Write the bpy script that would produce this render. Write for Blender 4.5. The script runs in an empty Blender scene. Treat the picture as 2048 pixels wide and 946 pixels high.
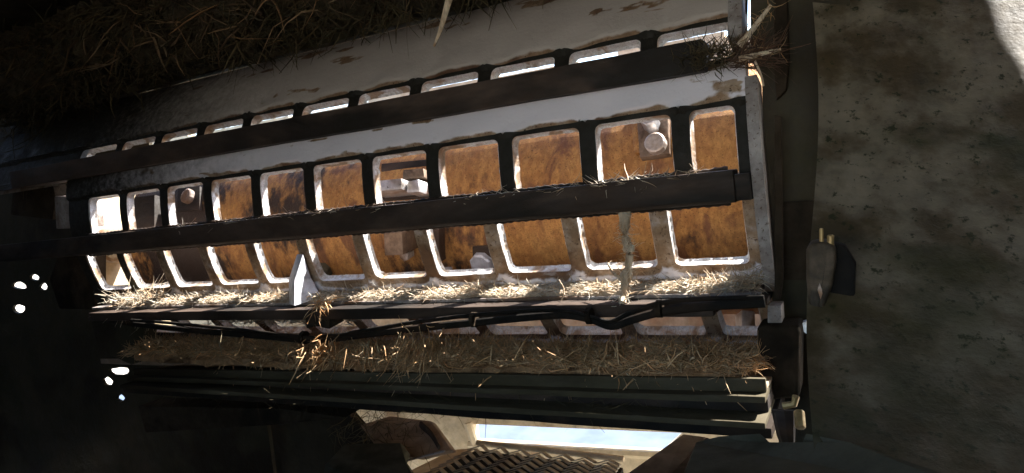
import bpy, bmesh, math, random
import numpy as np
from mathutils import Vector, Matrix, noise
from mathutils.geometry import tessellate_polygon
random.seed(7); rng = np.random.default_rng(7)
PI = math.pi
sc = bpy.context.scene
C = sc.collection

# ------------------------------------------------------------------ camera
F, CX, CY = 1365.0, 1024.0, 473.0
_d = np.array([-1600 - CX, 655 - CY, F])
_bv = 300 - CY
_b = np.array([-(_d[1] * _bv + F * F) / _d[0], _bv, F])
_a = -_d / np.linalg.norm(_d); _b = _b / np.linalg.norm(_b)
_u = np.cross(_a, _b)
M = np.array([_a, _b, _u])              # rows: world X, Y, Z in (right, down, forward)
cam_d = bpy.data.cameras.new('camera'); cam = bpy.data.objects.new('camera', cam_d); C.objects.link(cam)
cam_d.sensor_width = 36.0; cam_d.lens = 36.0 * F / 2048; cam_d.clip_start = 0.01; cam_d.clip_end = 500
r_, u_, b_ = M[:, 0], -M[:, 1], -M[:, 2]
cam.matrix_world = Matrix([[r_[i], u_[i], b_[i], 0] for i in range(3)] + [[0, 0, 0, 1]])
sc.camera = cam
cam_d.dof.use_dof = False

def at(u, v, X=None, Y=None, Z=None):
    """world point on the line of sight of a photo pixel, at the distance where X, Y or Z has a value"""
    r = M @ np.array([(u - CX) / F, (v - CY) / F, 1.0])
    k = X / r[0] if X is not None else (Y / r[1] if Y is not None else Z / r[2])
    return Vector(r * k)

# ------------------------------------------------------------------ light
SUN = Vector((0.48, 0.46, 0.75)).normalized()
w = bpy.data.worlds.new('World'); sc.world = w; w.use_nodes = True
nt = w.node_tree; bg = nt.nodes['Background']
sky = nt.nodes.new('ShaderNodeTexSky'); sky.sky_type = 'NISHITA'; sky.sun_disc = False
sky.sun_elevation = math.asin(SUN.z); sky.sun_rotation = math.atan2(SUN.x, SUN.y)
nt.links.new(sky.outputs[0], bg.inputs[0]); bg.inputs[1].default_value = 0.15
sd = bpy.data.lights.new('sun', 'SUN'); sd.energy = 5.0; sd.angle = math.radians(0.6); sd.color = (1.0, 0.96, 0.9)
so = bpy.data.objects.new('sun', sd); C.objects.link(so)
so.rotation_euler = SUN.to_track_quat('Z', 'Y').to_euler()
sc.view_settings.view_transform = 'Standard'; sc.view_settings.look = 'None'
sc.view_settings.exposure = 2.35; sc.view_settings.gamma = 1.0; sc.view_settings.use_curve_mapping = False
sc.render.engine = 'CYCLES'
sc.cycles.max_bounces = 10; sc.cycles.diffuse_bounces = 7; sc.cycles.glossy_bounces = 4

# ------------------------------------------------------------------ materials
MATS = {}
def mat(name, c1, c2, c3, scale=20.0, rough=(0.55, 0.9), metal=0.0, bump=0.3, stretch=(1, 1, 1), spots=0.5, speck=0.0,
        dist=0.0015, attr=None, attr_col=None, attr2=None, attr2_col=None, tint=False, streak=0.0, spec=0.35):
    m = bpy.data.materials.new(name); m.use_nodes = True
    t = m.node_tree; N = t.nodes; L = t.links; bs = N['Principled BSDF']
    tc = N.new('ShaderNodeTexCoord'); mp = N.new('ShaderNodeMapping'); mp.inputs['Scale'].default_value = stretch
    L.new(tc.outputs['Object'], mp.inputs[0])
    def ns(sc_, det=6, ro=0.62, vec=mp, dis=0.0):
        n = N.new('ShaderNodeTexNoise'); n.inputs['Scale'].default_value = sc_; n.inputs['Detail'].default_value = det
        n.inputs['Roughness'].default_value = ro; n.inputs['Distortion'].default_value = dis
        L.new(vec.outputs[0], n.inputs['Vector']); return n
    def ramp(n, a, b):
        r = N.new('ShaderNodeMapRange'); r.interpolation_type = 'SMOOTHSTEP'; r.inputs[1].default_value = a; r.inputs[2].default_value = b
        L.new(n.outputs[0], r.inputs[0]); return r
    def mix(f, a, b, mode='MIX'):
        x = N.new('ShaderNodeMix'); x.data_type = 'RGBA'; x.blend_type = mode
        if isinstance(f, float): x.inputs[0].default_value = f
        else: L.new(f.outputs[0], x.inputs[0])
        for i, c in ((6, a), (7, b)):
            if isinstance(c, tuple): x.inputs[i].default_value = (*c, 1)
            else: L.new(c.outputs[2] if c.bl_idname == 'ShaderNodeMix' else c.outputs[0], x.inputs[i])
        return x
    n1 = ns(scale); n2 = ns(scale * 0.28, 4, 0.6, mp, 0.6); n3 = ns(scale * 7, 5, 0.7, tc_map(N, L, tc)); n4 = ns(scale * 2.3, 8, 0.7)
    base = mix(ramp(n1, 0.38, 0.62), c1, c2)
    base = mix(ramp(n2, 0.62 - 0.25 * spots, 0.74 - 0.2 * spots), base, c3)
    if speck:
        base = mix(ramp(n3, 0.56, 0.66), base, tuple(x * (1 - speck) for x in c3))
    fine = N.new('ShaderNodeMapRange'); fine.inputs[1].default_value = 0.25; fine.inputs[2].default_value = 0.75
    fine.inputs[3].default_value = 0.62; fine.inputs[4].default_value = 1.35; L.new(n4.outputs[0], fine.inputs[0])
    hsv = N.new('ShaderNodeHueSaturation'); L.new(fine.outputs[0], hsv.inputs['Value']); L.new(base.outputs[2], hsv.inputs['Color'])
    col = hsv
    if attr:
        a = N.new('ShaderNodeAttribute'); a.attribute_name = attr
        add = N.new('ShaderNodeMath'); add.operation = 'MULTIPLY_ADD'; L.new(n1.outputs[0], add.inputs[0]); add.inputs[1].default_value = 1.0
        L.new(a.outputs['Fac'], add.inputs[2])
        col = mix(ramp(add, 0.75, 1.15), col, attr_col)
    if attr2:
        a = N.new('ShaderNodeAttribute'); a.attribute_name = attr2
        add = N.new('ShaderNodeMath'); add.operation = 'MULTIPLY_ADD'; L.new(n4.outputs[0], add.inputs[0]); add.inputs[1].default_value = 0.8
        L.new(a.outputs['Fac'], add.inputs[2])
        col = mix(ramp(add, 0.5, 1.3), col, attr2_col)
    if tint:
        a = N.new('ShaderNodeAttribute'); a.attribute_name = 'tint'
        col = mix(1.0, col, a, 'MULTIPLY')
    L.new(col.outputs[2] if col.bl_idname == 'ShaderNodeMix' else col.outputs[0], bs.inputs['Base Color'])
    rr = N.new('ShaderNodeMapRange'); rr.inputs[1].default_value = 0.3; rr.inputs[2].default_value = 0.7
    rr.inputs[3].default_value = rough[0]; rr.inputs[4].default_value = rough[1]; L.new(n4.outputs[0], rr.inputs[0])
    L.new(rr.outputs[0], bs.inputs['Roughness']); bs.inputs['Metallic'].default_value = metal
    bs.inputs['Specular IOR Level'].default_value = spec
    hs = N.new('ShaderNodeMath'); hs.operation = 'ADD'; L.new(n4.outputs[0], hs.inputs[0]); L.new(n3.outputs[0], hs.inputs[1])
    bp = N.new('ShaderNodeBump'); bp.inputs['Strength'].default_value = bump; bp.inputs['Distance'].default_value = dist
    L.new(hs.outputs[0], bp.inputs['Height']); L.new(bp.outputs[0], bs.inputs['Normal'])
    MATS[name] = m; return m
def tc_map(N, L, tc):
    mp = N.new('ShaderNodeMapping'); L.new(tc.outputs['Object'], mp.inputs[0]); return mp

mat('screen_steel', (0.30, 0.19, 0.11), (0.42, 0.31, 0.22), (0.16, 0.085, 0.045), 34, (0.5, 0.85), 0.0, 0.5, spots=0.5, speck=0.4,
    attr='polish', attr_col=(0.80, 0.75, 0.79), attr2='grime_falloff', attr2_col=(0.018, 0.015, 0.010), dist=0.002)
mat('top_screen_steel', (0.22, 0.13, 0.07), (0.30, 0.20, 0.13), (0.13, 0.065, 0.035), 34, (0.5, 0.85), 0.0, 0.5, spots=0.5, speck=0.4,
    attr='polish', attr_col=(0.47, 0.41, 0.365), attr2='grime_falloff', attr2_col=(0.018, 0.015, 0.010), dist=0.002)
mat('hole_wall_steel', (0.70, 0.67, 0.66), (0.78, 0.78, 0.80), (0.40, 0.28, 0.19), 90, (0.3, 0.6), 0.2, 0.9, spots=0.55, speck=.3, dist=0.0012)
mat('dark_bar_steel', (0.048, 0.030, 0.020), (0.080, 0.054, 0.040), (0.014, 0.010, 0.007), 26, (0.55, 0.9), 0.0, 0.6, stretch=(0.35, 1, 1), spots=0.7)
mat('drum_steel', (0.50, 0.26, 0.080), (0.38, 0.18, 0.058), (0.22, 0.10, 0.045), 60, (0.35, 0.6), 0.3, 0.6, stretch=(1.25, 0.8, 0.8), spots=0.4, speck=0.4, dist=.0025, attr='stain_falloff', attr_col=(0.045, 0.030, 0.022))
mat('holder_steel', (0.16, 0.11, 0.075), (0.24, 0.17, 0.12), (0.06, 0.035, 0.02), 50, (0.45, 0.75), 0.3, 0.5)
mat('bright_steel', (0.62, 0.64, 0.68), (0.74, 0.76, 0.8), (0.4, 0.36, 0.32), 40, (0.25, 0.5), 0.75, 0.4, spots=0.3)
mat('bolt_steel', (0.40, 0.33, 0.27), (0.52, 0.46, 0.42), (0.22, 0.13, 0.08), 60, (0.35, 0.6), 0.5, 0.4)
mat('tooth_steel', (0.50, 0.50, 0.54), (0.62, 0.64, 0.70), (0.36, 0.33, 0.31), 30, (0.35, 0.6), 0.3, 0.3, spots=0.3)
mat('rusty_wall_steel', (0.066, 0.045, 0.020), (0.20, 0.165, 0.115), (0.026, 0.030, 0.008), 13, (0.45, 0.75), 0.0, 0.3, spots=0.5, speck=0.15, dist=0.003)
mat('grey_flange_steel', (0.26, 0.22, 0.20), (0.40, 0.36, 0.34), (0.15, 0.09, 0.055), 30, (0.5, 0.8), 0.0, 0.5, spots=0.5, speck=0.3)
mat('olive_girder_steel', (0.065, 0.054, 0.032), (0.095, 0.080, 0.052), (0.030, 0.021, 0.012), 18, (0.6, 0.9), 0.0, 0.5, spec=.12, stretch=(0.3, 1, 1), spots=0.6)
mat('dark_housing_steel', (0.040, 0.034, 0.016), (0.062, 0.048, 0.026), (0.022, 0.014, 0.006), 9, (0.6, 0.9), 0.0, 0.6, spots=0.6, dist=0.004)
mat('brown_plate_steel', (0.32, 0.225, 0.15), (0.42, 0.31, 0.22), (0.20, 0.12, 0.07), 16, (0.5, 0.8), 0.0, 0.4)
mat('cream_paint', (0.50, 0.40, 0.25), (0.58, 0.48, 0.33), (0.34, 0.22, 0.12), 12, (0.45, 0.8), 0.0, 0.3, spots=0.4)
mat('blue_grey_plate', (0.080, 0.074, 0.050), (0.115, 0.108, 0.078), (0.045, 0.040, 0.024), 14, (0.7, 0.95), 0.0, 0.45, spots=0.6, spec=.06)
mat('mesh_steel', (0.30, 0.27, 0.21), (0.40, 0.37, 0.30), (0.20, 0.16, 0.12), 30, (0.5, 0.8), 0.0, 0.4)
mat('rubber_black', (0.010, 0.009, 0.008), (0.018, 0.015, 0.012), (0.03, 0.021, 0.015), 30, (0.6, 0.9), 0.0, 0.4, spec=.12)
mat('fibre', (0.80, 0.53, 0.29), (0.68, 0.42, 0.21), (0.50, 0.30, 0.14), 60, (0.7, 0.95), 0.0, 0.2, tint=True)
mat('fibre_pale', (0.70, 0.60, 0.47), (0.60, 0.49, 0.36), (0.48, 0.36, 0.24), 60, (0.7, 0.95), 0.0, 0.2, tint=True)
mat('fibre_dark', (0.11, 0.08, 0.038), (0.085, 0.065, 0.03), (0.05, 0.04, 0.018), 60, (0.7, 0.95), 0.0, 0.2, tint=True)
mat('packed_debris', (0.58, 0.35, 0.18), (0.44, 0.25, 0.12), (0.22, 0.125, 0.06), 60, (0.8, 0.97), 0.0, 1.0, dist=0.004)
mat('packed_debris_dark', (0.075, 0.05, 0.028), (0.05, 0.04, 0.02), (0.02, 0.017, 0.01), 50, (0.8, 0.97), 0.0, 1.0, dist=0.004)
mat('ground_concrete', (0.50, 0.45, 0.37), (0.56, 0.51, 0.43), (0.38, 0.33, 0.27), 1.2, (0.8, 0.95), 0.0, 0.2)
mat('dark_brown_steel', (0.034, 0.024, 0.015), (0.056, 0.041, 0.027), (0.016, 0.012, 0.008), 22, (0.7, 0.95), 0.0, 0.6, spec=.1, dist=.003)
mat('dark_fibre_red', (0.22, 0.13, 0.085), (0.16, 0.09, 0.055), (0.10, 0.05, 0.03), 60, (0.7, 0.95), 0.0, 0.2, tint=True)
mat('pale_blue_paint', (0.085, 0.105, 0.14), (0.09, 0.11, 0.145), (0.08, 0.10, 0.135), 2, (0.5, 0.7), 0.0, 0.1)
mat('pale_debris', (0.62, 0.52, 0.40), (0.50, 0.40, 0.29), (0.36, 0.26, 0.17), 90, (0.8, 0.97), 0.0, 1.0, dist=0.003)
mat('bracket_steel', (0.060, 0.042, 0.024), (0.11, 0.080, 0.052), (0.025, 0.018, 0.010), 60, (0.5, 0.8), 0.0, 0.5)
mat('dull_grey_steel', (0.13, 0.118, 0.105), (0.20, 0.185, 0.17), (0.05, 0.04, 0.032), 18, (0.5, 0.8), 0.1, 0.6)
mat('brass_stud', (0.46, 0.31, 0.13), (0.55, 0.39, 0.18), (0.28, 0.16, 0.07), 60, (0.3, 0.5), 0.5, 0.3)

def sstep(a, b, x): t = min(1, max(0, (x - a) / (b - a))); return t * t * (3 - 2 * t)
# ------------------------------------------------------------------ builders
def link(name, me, m=None, parent=None):
    o = bpy.data.objects.new(name, me); C.objects.link(o)
    if m and not me.materials: me.materials.append(MATS[m])
    if parent: o.parent = parent
    return o
def tag(o, label=None, cat=None, group=None, kind=None):
    for k, v in (('label', label), ('category', cat), ('group', group), ('kind', kind)):
        if v: o[k] = v
    return o
def empty(name, loc, label, cat, group=None):
    o = bpy.data.objects.new(name, None); C.objects.link(o); o.empty_display_size = 0.05
    o.location = loc; bpy.context.view_layer.update()
    return tag(o, label, cat, group)
def put(name, bm, m, parent=None, smooth=None):
    """link a bmesh given in world coordinates, keeping it in place under its parent"""
    bmesh.ops.recalc_face_normals(bm, faces=bm.faces)
    me = bpy.data.meshes.new(name); bm.to_mesh(me); bm.free()
    if parent is not None: me.transform(Matrix.Translation(-Vector(parent_loc(parent))))
    if smooth is not None: me.shade_smooth(); me.set_sharp_from_angle(angle=math.radians(smooth))
    return link(name, me, m, parent)
def parent_loc(p):
    l = Vector((0, 0, 0))
    while p is not None: l += p.location; p = p.parent
    return l
def prism(bm, pts, vec):
    """solid: polygon pts pushed along vec"""
    vec = Vector(vec); n = len(pts)
    a = [bm.verts.new(Vector(p)) for p in pts]; b = [bm.verts.new(Vector(p) + vec) for p in pts]
    bm.faces.new(a); bm.faces.new(list(reversed(b)))
    for i in range(n): bm.faces.new((a[i], b[i], b[(i + 1) % n], a[(i + 1) % n]))
def beam_x(bm, prof, x0, x1, seg=40, amp=0.0006, seed=0.0, warp=None):
    """profile of (Y, Z) points run along X, cut in segments with slight unevenness"""
    prev = None; n = len(prof)
    for i in range(seg + 1):
        x = x0 + (x1 - x0) * i / seg; ring = []
        wy, wz = warp(x) if warp else (0, 0)
        for j, (y, z) in enumerate(prof):
            q = noise.noise_vector(Vector((x * 14, j * 3.1 + seed, seed))) * amp
            ring.append(bm.verts.new((x, y + wy + q.y, z + wz + q.z)))
        if prev:
            for j in range(n): bm.faces.new((prev[j], prev[(j + 1) % n], ring[(j + 1) % n], ring[j]))
        else: bm.faces.new(list(reversed(ring)))
        prev = ring
    bm.faces.new(prev)
def bevel(bm, w_, seg=2, ang=30):
    bmesh.ops.recalc_face_normals(bm, faces=bm.faces)
    es = [e for e in bm.edges if len(e.link_faces) == 2 and e.calc_face_angle(0) > math.radians(ang)]
    bmesh.ops.bevel(bm, geom=es, offset=w_, segments=seg, profile=0.6, affect='EDGES')
def loops_plate(bm, loops, origin, e1, e2, nrm, th):
    """flat plate with openings; loops of 2D points, first is the outline"""
    origin, e1, e2, nrm = map(Vector, (origin, e1, e2, nrm))
    tri = tessellate_polygon([[Vector((x, y, 0)) for x, y in lp] for lp in loops])
    flat = [p for lp in loops for p in lp]
    a = [bm.verts.new(origin + e1 * x + e2 * y) for x, y in flat]; b = [bm.verts.new(origin + e1 * x + e2 * y + nrm * th) for x, y in flat]
    for t in tri:
        bm.faces.new([a[i] for i in t]); bm.faces.new([b[i] for i in reversed(t)])
    k = 0
    for lp in loops:
        n = len(lp)
        for i in range(n):
            p, q = k + i, k + (i + 1) % n
            bm.faces.new((a[p], a[q], b[q], b[p]))
        k += n
def tube(bm, pts, rad, n=8, flat=1.0):
    pts = [Vector(p) for p in pts]; rings = []
    up0 = Vector((0, 0, 1))
    for i, p in enumerate(pts):
        t = (pts[min(i + 1, len(pts) - 1)] - pts[max(i - 1, 0)]).normalized()
        s = t.cross(up0); s = s.normalized() if s.length > 1e-4 else Vector((1, 0, 0)); q = s.cross(t)
        r = rad(i / (len(pts) - 1)) if callable(rad) else rad
        rings.append([bm.verts.new(p + s * (math.cos(2 * PI * k / n) * r * flat) + q * (math.sin(2 * PI * k / n) * r)) for k in range(n)])
    for a, b in zip(rings, rings[1:]):
        for k in range(n): bm.faces.new((a[k], a[(k + 1) % n], b[(k + 1) % n], b[k]))
    bm.faces.new(list(reversed(rings[0]))); bm.faces.new(rings[-1])
def spline(pts, n=8):
    P = [Vector(p) for p in pts]; P = [2 * P[0] - P[1]] + P + [2 * P[-1] - P[-2]]; out = []
    for i in range(1, len(P) - 2):
        for k in range(n):
            t = k / n; a, b, c, d = P[i - 1:i + 3]
            out.append(0.5 * ((2 * b) + (c - a) * t + (2 * a - 5 * b + 4 * c - d) * t * t + (3 * b - a - 3 * c + d) * t ** 3))
    out.append(P[-2]); return out

def fibres(name, pos, dirs, length, width, m, label, kind='stuff', cat=None, parent=None, curl=0.35, K=4, dark=(0.55, 1.25), droop=0.0, thin=0.45):
    """many curled tapering wood strands as one mesh; pos, dirs (n,3); length, width (n,)"""
    n = len(pos); pos = np.asarray(pos, float); d = np.asarray(dirs, float); d /= np.linalg.norm(d, axis=1)[:, None] + 1e-9
    rnd = rng.normal(size=(n, 3)); s = np.cross(d, rnd); s /= np.linalg.norm(s, axis=1)[:, None] + 1e-9; q = np.cross(d, s)
    bend = (s * rng.normal(size=(n, 1)) + q * rng.normal(size=(n, 1))) * curl
    V = np.zeros((n, K, 3, 3))
    for k in range(K):
        t = k / (K - 1)
        c = pos + d * (length * t)[:, None] + bend * (length * t * t)[:, None] + rng.normal(size=(n, 3)) * (length * 0.03)[:, None]
        c[:, 2] -= droop * length * t * t
        wd = width * (1.0 - 0.75 * t ** 2) * (0.6 if k == 0 else 1.0)
        for j in range(3):
            an = 2 * PI * j / 3
            V[:, k, j] = c + s * (np.cos(an) * wd)[:, None] + q * (np.sin(an) * wd * thin)[:, None]
    base = (np.arange(n) * K * 3)[:, None]
    fl = []
    for k in range(K - 1):
        for j in range(3):
            j2 = (j + 1) % 3
            fl.append([k * 3 + j, k * 3 + j2, (k + 1) * 3 + j2, (k + 1) * 3 + j])
    fl = np.array(fl).reshape(1, -1, 4) + base[:, :, None]
    fl = fl.reshape(-1, 4)
    me = bpy.data.meshes.new(name)
    nv, nf = n * K * 3, len(fl)
    me.vertices.add(nv); me.vertices.foreach_set('co', V.reshape(-1).astype(np.float32))
    me.loops.add(nf * 4); me.loops.foreach_set('vertex_index', fl.reshape(-1).astype(np.int32))
    me.polygons.add(nf); me.polygons.foreach_set('loop_start', (np.arange(nf) * 4).astype(np.int32))
    me.update(calc_edges=True)
    ca = me.attributes.new('tint', 'FLOAT_COLOR', 'POINT')
    v_ = rng.uniform(dark[0], dark[1], size=(n, 1)); hue = rng.normal(size=(n, 1)) * 0.08
    col = np.concatenate([v_ * (1 + hue), v_, v_ * (1 - hue), np.ones((n, 1))], axis=1)
    ca.data.foreach_set('color', np.repeat(col, K * 3, axis=0).reshape(-1).astype(np.float32))
    if parent is not None: me.transform(Matrix.Translation(-parent_loc(parent)))
    o = link(name, me, m, parent)
    return tag(o, label, cat, kind=kind)
def heap(name, x0, x1, prof, m, label, parent=None, seg=260, amp=0.006, seed=0.0, kind='stuff', ends=True):
    """lumpy bed of packed debris: closed (Y,Z) profile run along X with strong unevenness"""
    bm = bmesh.new(); prev = None; n = len(prof)
    cy = sum(p[0] for p in prof) / n; cz = sum(p[1] for p in prof) / n
    for i in range(seg + 1):
        x = x0 + (x1 - x0) * i / seg; ring = []
        e = min(1.0, min(i, seg - i) / (seg * 0.03) + 0.05)
        for j, (y, z) in enumerate(prof):
            q = noise.noise_vector(Vector((x * 45, j * 0.9 + seed, seed))) * amp + noise.noise_vector(Vector((x * 9, seed, j * .4))) * amp * 1.3
            ring.append(bm.verts.new((x, cy + (y - cy) * e + q.y, cz + (z - cz) * e + q.z)))
        if prev:
            for j in range(n): bm.faces.new((prev[j], prev[(j + 1) % n], ring[(j + 1) % n], ring[j]))
        else: bm.faces.new(list(reversed(ring)))
        prev = ring
    bm.faces.new(prev)
    o = put(name, bm, m, parent, smooth=60)
    return tag(o, label, kind=kind)

# ------------------------------------------------------------------ ground and housing
bm = bmesh.new(); prism(bm, [(-150, -150, -1.42), (150, -150, -1.42), (150, 150, -1.42), (-150, 150, -1.42)], (0, 0, -0.3))
tag(put('ground', bm, 'ground_concrete'), kind='structure')

# dark roof plate over the place the camera looks from; its cut edge lets daylight down on the right wall
housing = empty('machine_housing', (-1.0, 0.2, -0.9), 'dark steel housing plates enclosing the view above, below and behind', 'machine housing')
Y_R0 = -0.9
def wall_y(u, v):
    a = (u - 1636) / 412; b = (v + 50) / 1000
    return 0.90 + 0.02 * a - 0.45 * b
ROOF_Z = 0.44
edge = []
for u, v in ((1900, -200), (1955, -60), (1984, 10), (2008, 60), (2040, 110), (2075, 160), (2120, 215), (2165, 270), (2220, 360)):
    p = at(u, v, Y=wall_y(u, v)); edge.append(p + SUN * ((ROOF_Z - p.z) / SUN.z))
edge = [(p.x, p.y) for p in edge]
bm = bmesh.new()
prism(bm, [(x, y, ROOF_Z) for x, y in [(-2.2, -0.9), (0.95, -0.9), (0.95, 0.55)] + edge[::-1] + [(0.12, 1.05), (0.0, 1.05), (-0.12, 0.96), (-2.2, 0.96)]], (0, 0, 0.02))
put('roof_plate', bm, 'dark_housing_steel', housing)
bm = bmesh.new(); loops_plate(bm, [[(-2.3, -0.78), (0.9, -0.78), (0.9, 0.44), (-2.3, 0.44)], [(-0.50, -0.26), (0.24, -0.26), (0.24, 0.40), (-0.50, 0.40)]], (0, -0.38, 0), (1, 0, 0), (0, 0, 1), (0, -1, 0), 0.02)
put('rear_plate', bm, 'dark_housing_steel', housing)
bm = bmesh.new(); prism(bm, [(-2.2, -0.9, -0.78), (0.9, -0.9, -0.78), (0.9, 1.0, -0.78), (-2.2, 1.0, -0.78)], (0, 0, -0.02))
put('floor_plate', bm, 'dark_housing_steel', housing)
# left side plate with jagged daylight holes
def left_pt(u, v): p = at(u, v, Y=1.0); return (p.x, p.z)
def blob(u, v, ru, rv, n=9, seed=0):
    r = random.Random(seed); out = []
    for i in range(n):
        a = 2 * PI * i / n; k = r.uniform(0.75, 1.15); out.append(left_pt(u + math.cos(a) * ru * k, v + math.sin(a) * rv * k))
    return out
holes = [blob(38, 571, 17, 7, seed=1), blob(68, 555, 9, 7, seed=2), blob(86, 573, 10, 8, seed=3), blob(37, 619, 15, 9, seed=4),
         blob(238, 742, 20, 8, seed=5), blob(214, 763, 11, 9, seed=6), blob(241, 796, 10, 8, seed=7)]
bm = bmesh.new()
loops_plate(bm, [[(-2.6, -0.78), (-1.15, -0.78), (-1.15, -0.34), (-1.60, -0.30), (-1.66, -0.1), (-1.66, 0.13), (-1.40, 0.17), (-1.40, 0.46), (-2.6, 0.46)]] + holes, (0, 1.0, 0), (1, 0, 0), (0, 0, 1), (0, 1, 0), 0.008)
put('side_plate', bm, 'dark_housing_steel', housing)
bm = bmesh.new(); prism(bm, [(-2.3, -0.9, -0.78), (-2.3, 1.0, -0.78), (-2.3, 1.0, 0.44), (-2.3, -0.9, 0.44)], (-.02, 0, 0))
put('side_plate', bm, 'dark_housing_steel', housing)
bm = bmesh.new(); prism(bm, [(0.46, -0.9, -0.78), (0.46, 1.0, -0.78), (0.46, 1.0, 0.44), (0.46, -0.9, 0.44)], (.02, 0, 0))
put('side_plate', bm, 'dark_housing_steel', housing)

bm = bmesh.new(); prism(bm, [(0.14, 1.60, 0.35), (1.0, 1.60, 0.35), (1.0, 1.60, 1.0), (0.14, 1.60, 1.0)], (0, .02, 0))  # unseen plates added above the roof to cut skylight on the rusty wall
put('sky_blocker', bm, 'dark_housing_steel', housing)
bm = bmesh.new(); prism(bm, [(1.0, 0.2, 0.35), (1.0, 1.6, 0.35), (1.0, 1.6, 1.0), (1.0, 0.2, 1.2)], (.02, 0, 0))
put('sky_blocker', bm, 'dark_housing_steel', housing)

# ------------------------------------------------------------------ far housing behind the drum
back = empty('back_housing', (-0.8, 1.75, -0.3), 'cream painted back wall of the grinding chamber seen beyond the drum', 'housing wall')
def wp(u, v, Y): p = at(u, v, Y=Y); return (p.x, p.z)
YB = 1.72
bm = bmesh.new()
win = [wp(945, 848, YB), wp(1366, 866, YB), wp(1322, 906, YB), wp(950, 884, YB)]
loops_plate(bm, [[(-1.7, -1.2), (0.5, -1.2), (0.5, -0.5), (-1.7, -0.5)], win], (0, YB, 0), (1, 0, 0), (0, 0, 1), (0, 1, 0), 0.03)
put('lower_wall', bm, 'cream_paint', back)
bm = bmesh.new()
top = []; xx = -2.6; rr_ = random.Random(5)
while xx < 0.45:
    wd = rr_.uniform(.08, .26); zz = rr_.choice([0.300, 0.315, 0.325, 0.31, 0.345]); top += [(xx, zz), (min(xx + wd, .49), zz)]; xx += wd
prism(bm, [(-2.6, YB, -0.5), *[(x, YB, z) for x, z in top], (0.5, YB, -0.5)], (0, 0.03, 0))
put('upper_wall', bm, 'cream_paint', back)
bm = bmesh.new()
for (u0, v0), (u1, v1) in (((938, 889), (1322, 911)), ((936, 846), (950, 889))):
    a, b = at(u0, v0, Y=YB - .02), at(u1, v1, Y=YB - .02); tube(bm, [a, b], 0.012, 6)
put('window_frame', bm, 'cream_paint', back)
bm = bmesh.new(); prism(bm, [(-1.45, 0.93, -0.30), (0.5, 0.93, -0.30), (0.5, YB - .01, -0.60), (-2.0, YB - .01, -0.60), (-1.7, 1.0, -.325)], (0, 0, 0.012))
put('chamber_floor', bm, 'brown_plate_steel', back)
bm = bmesh.new(); prism(bm, [(0.07, 0.95, -0.5), (0.07, YB, -0.55), (0.07, YB, 0.15), (0.07, 0.95, 0.15)], (0.012, 0, 0))
put('end_wall', bm, 'brown_plate_steel', back)
bm = bmesh.new(); prism(bm, [(-1.85, 1.02, -0.3), (-1.85, 1.02, 0.2), (-1.85, YB - .02, 0.2), (-1.85, YB - .02, -0.3)], (-0.012, 0, 0))
put('end_wall', bm, 'cream_paint', back)

# ------------------------------------------------------------------ curved grinding screens
R, YC, ZC, TH = 0.33, 1.163, 0.01, 0.014
P_ = 0.12
def cyl(x, th, h=0.0):
    a = math.radians(th); return Vector((x, YC - (R + h) * math.cos(a), ZC + (R + h) * math.sin(a)))
XR, XL = -0.112, -1.45
RIB = 0.023
def row_holes(x0, full=10):
    """opening x-ranges from right to left; x0 is the right edge of rib 0"""
    hs = [(x0, -0.128)]
    for k in range(1, full + 1):
        l = x0 - P_ * k; r = x0 - P_ * (k - 1) - RIB
        if l < XL + .012: break
        hs.append((l, r))
    return hs
ROWS = {'A': dict(t=(20.5, 29.2), x0=-0.218, g=1.0), 'B': dict(t=(-5.0, 10.1), x0=-0.180, g=1.0),
        'C': dict(t=(-23.6, -7.6), x0=-0.218, g=-1.0), 'D': dict(t=(-46.8, -30.0), x0=-0.180, g=0.3)}
for k, r in ROWS.items(): r['h'] = row_holes(r['x0'])
def hole_dist(x, th):
    best = 9.0; inrow = False
    for r in ROWS.values():
        t0, t1 = r['t']
        if th < t0 - 9 or th > t1 + 9: continue
        cy_ = math.radians((t0 + t1) / 2) * R; hy = math.radians((t1 - t0) / 2) * R
        y = math.radians(th) * R
        if t0 - 0.2 < th < t1 + 0.2: inrow = True
        for l, rr in r['h']:
            if x < l - 0.06 or x > rr + 0.06: continue
            hx = (rr - l) / 2; dx = abs(x - (l + rr) / 2) - hx + 0.012; dy = abs(y - cy_) - hy + 0.012
            d = math.hypot(max(dx, 0), max(dy, 0)) + min(max(dx, dy), 0) - 0.012
            best = min(best, d)
    return best, inrow

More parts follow.
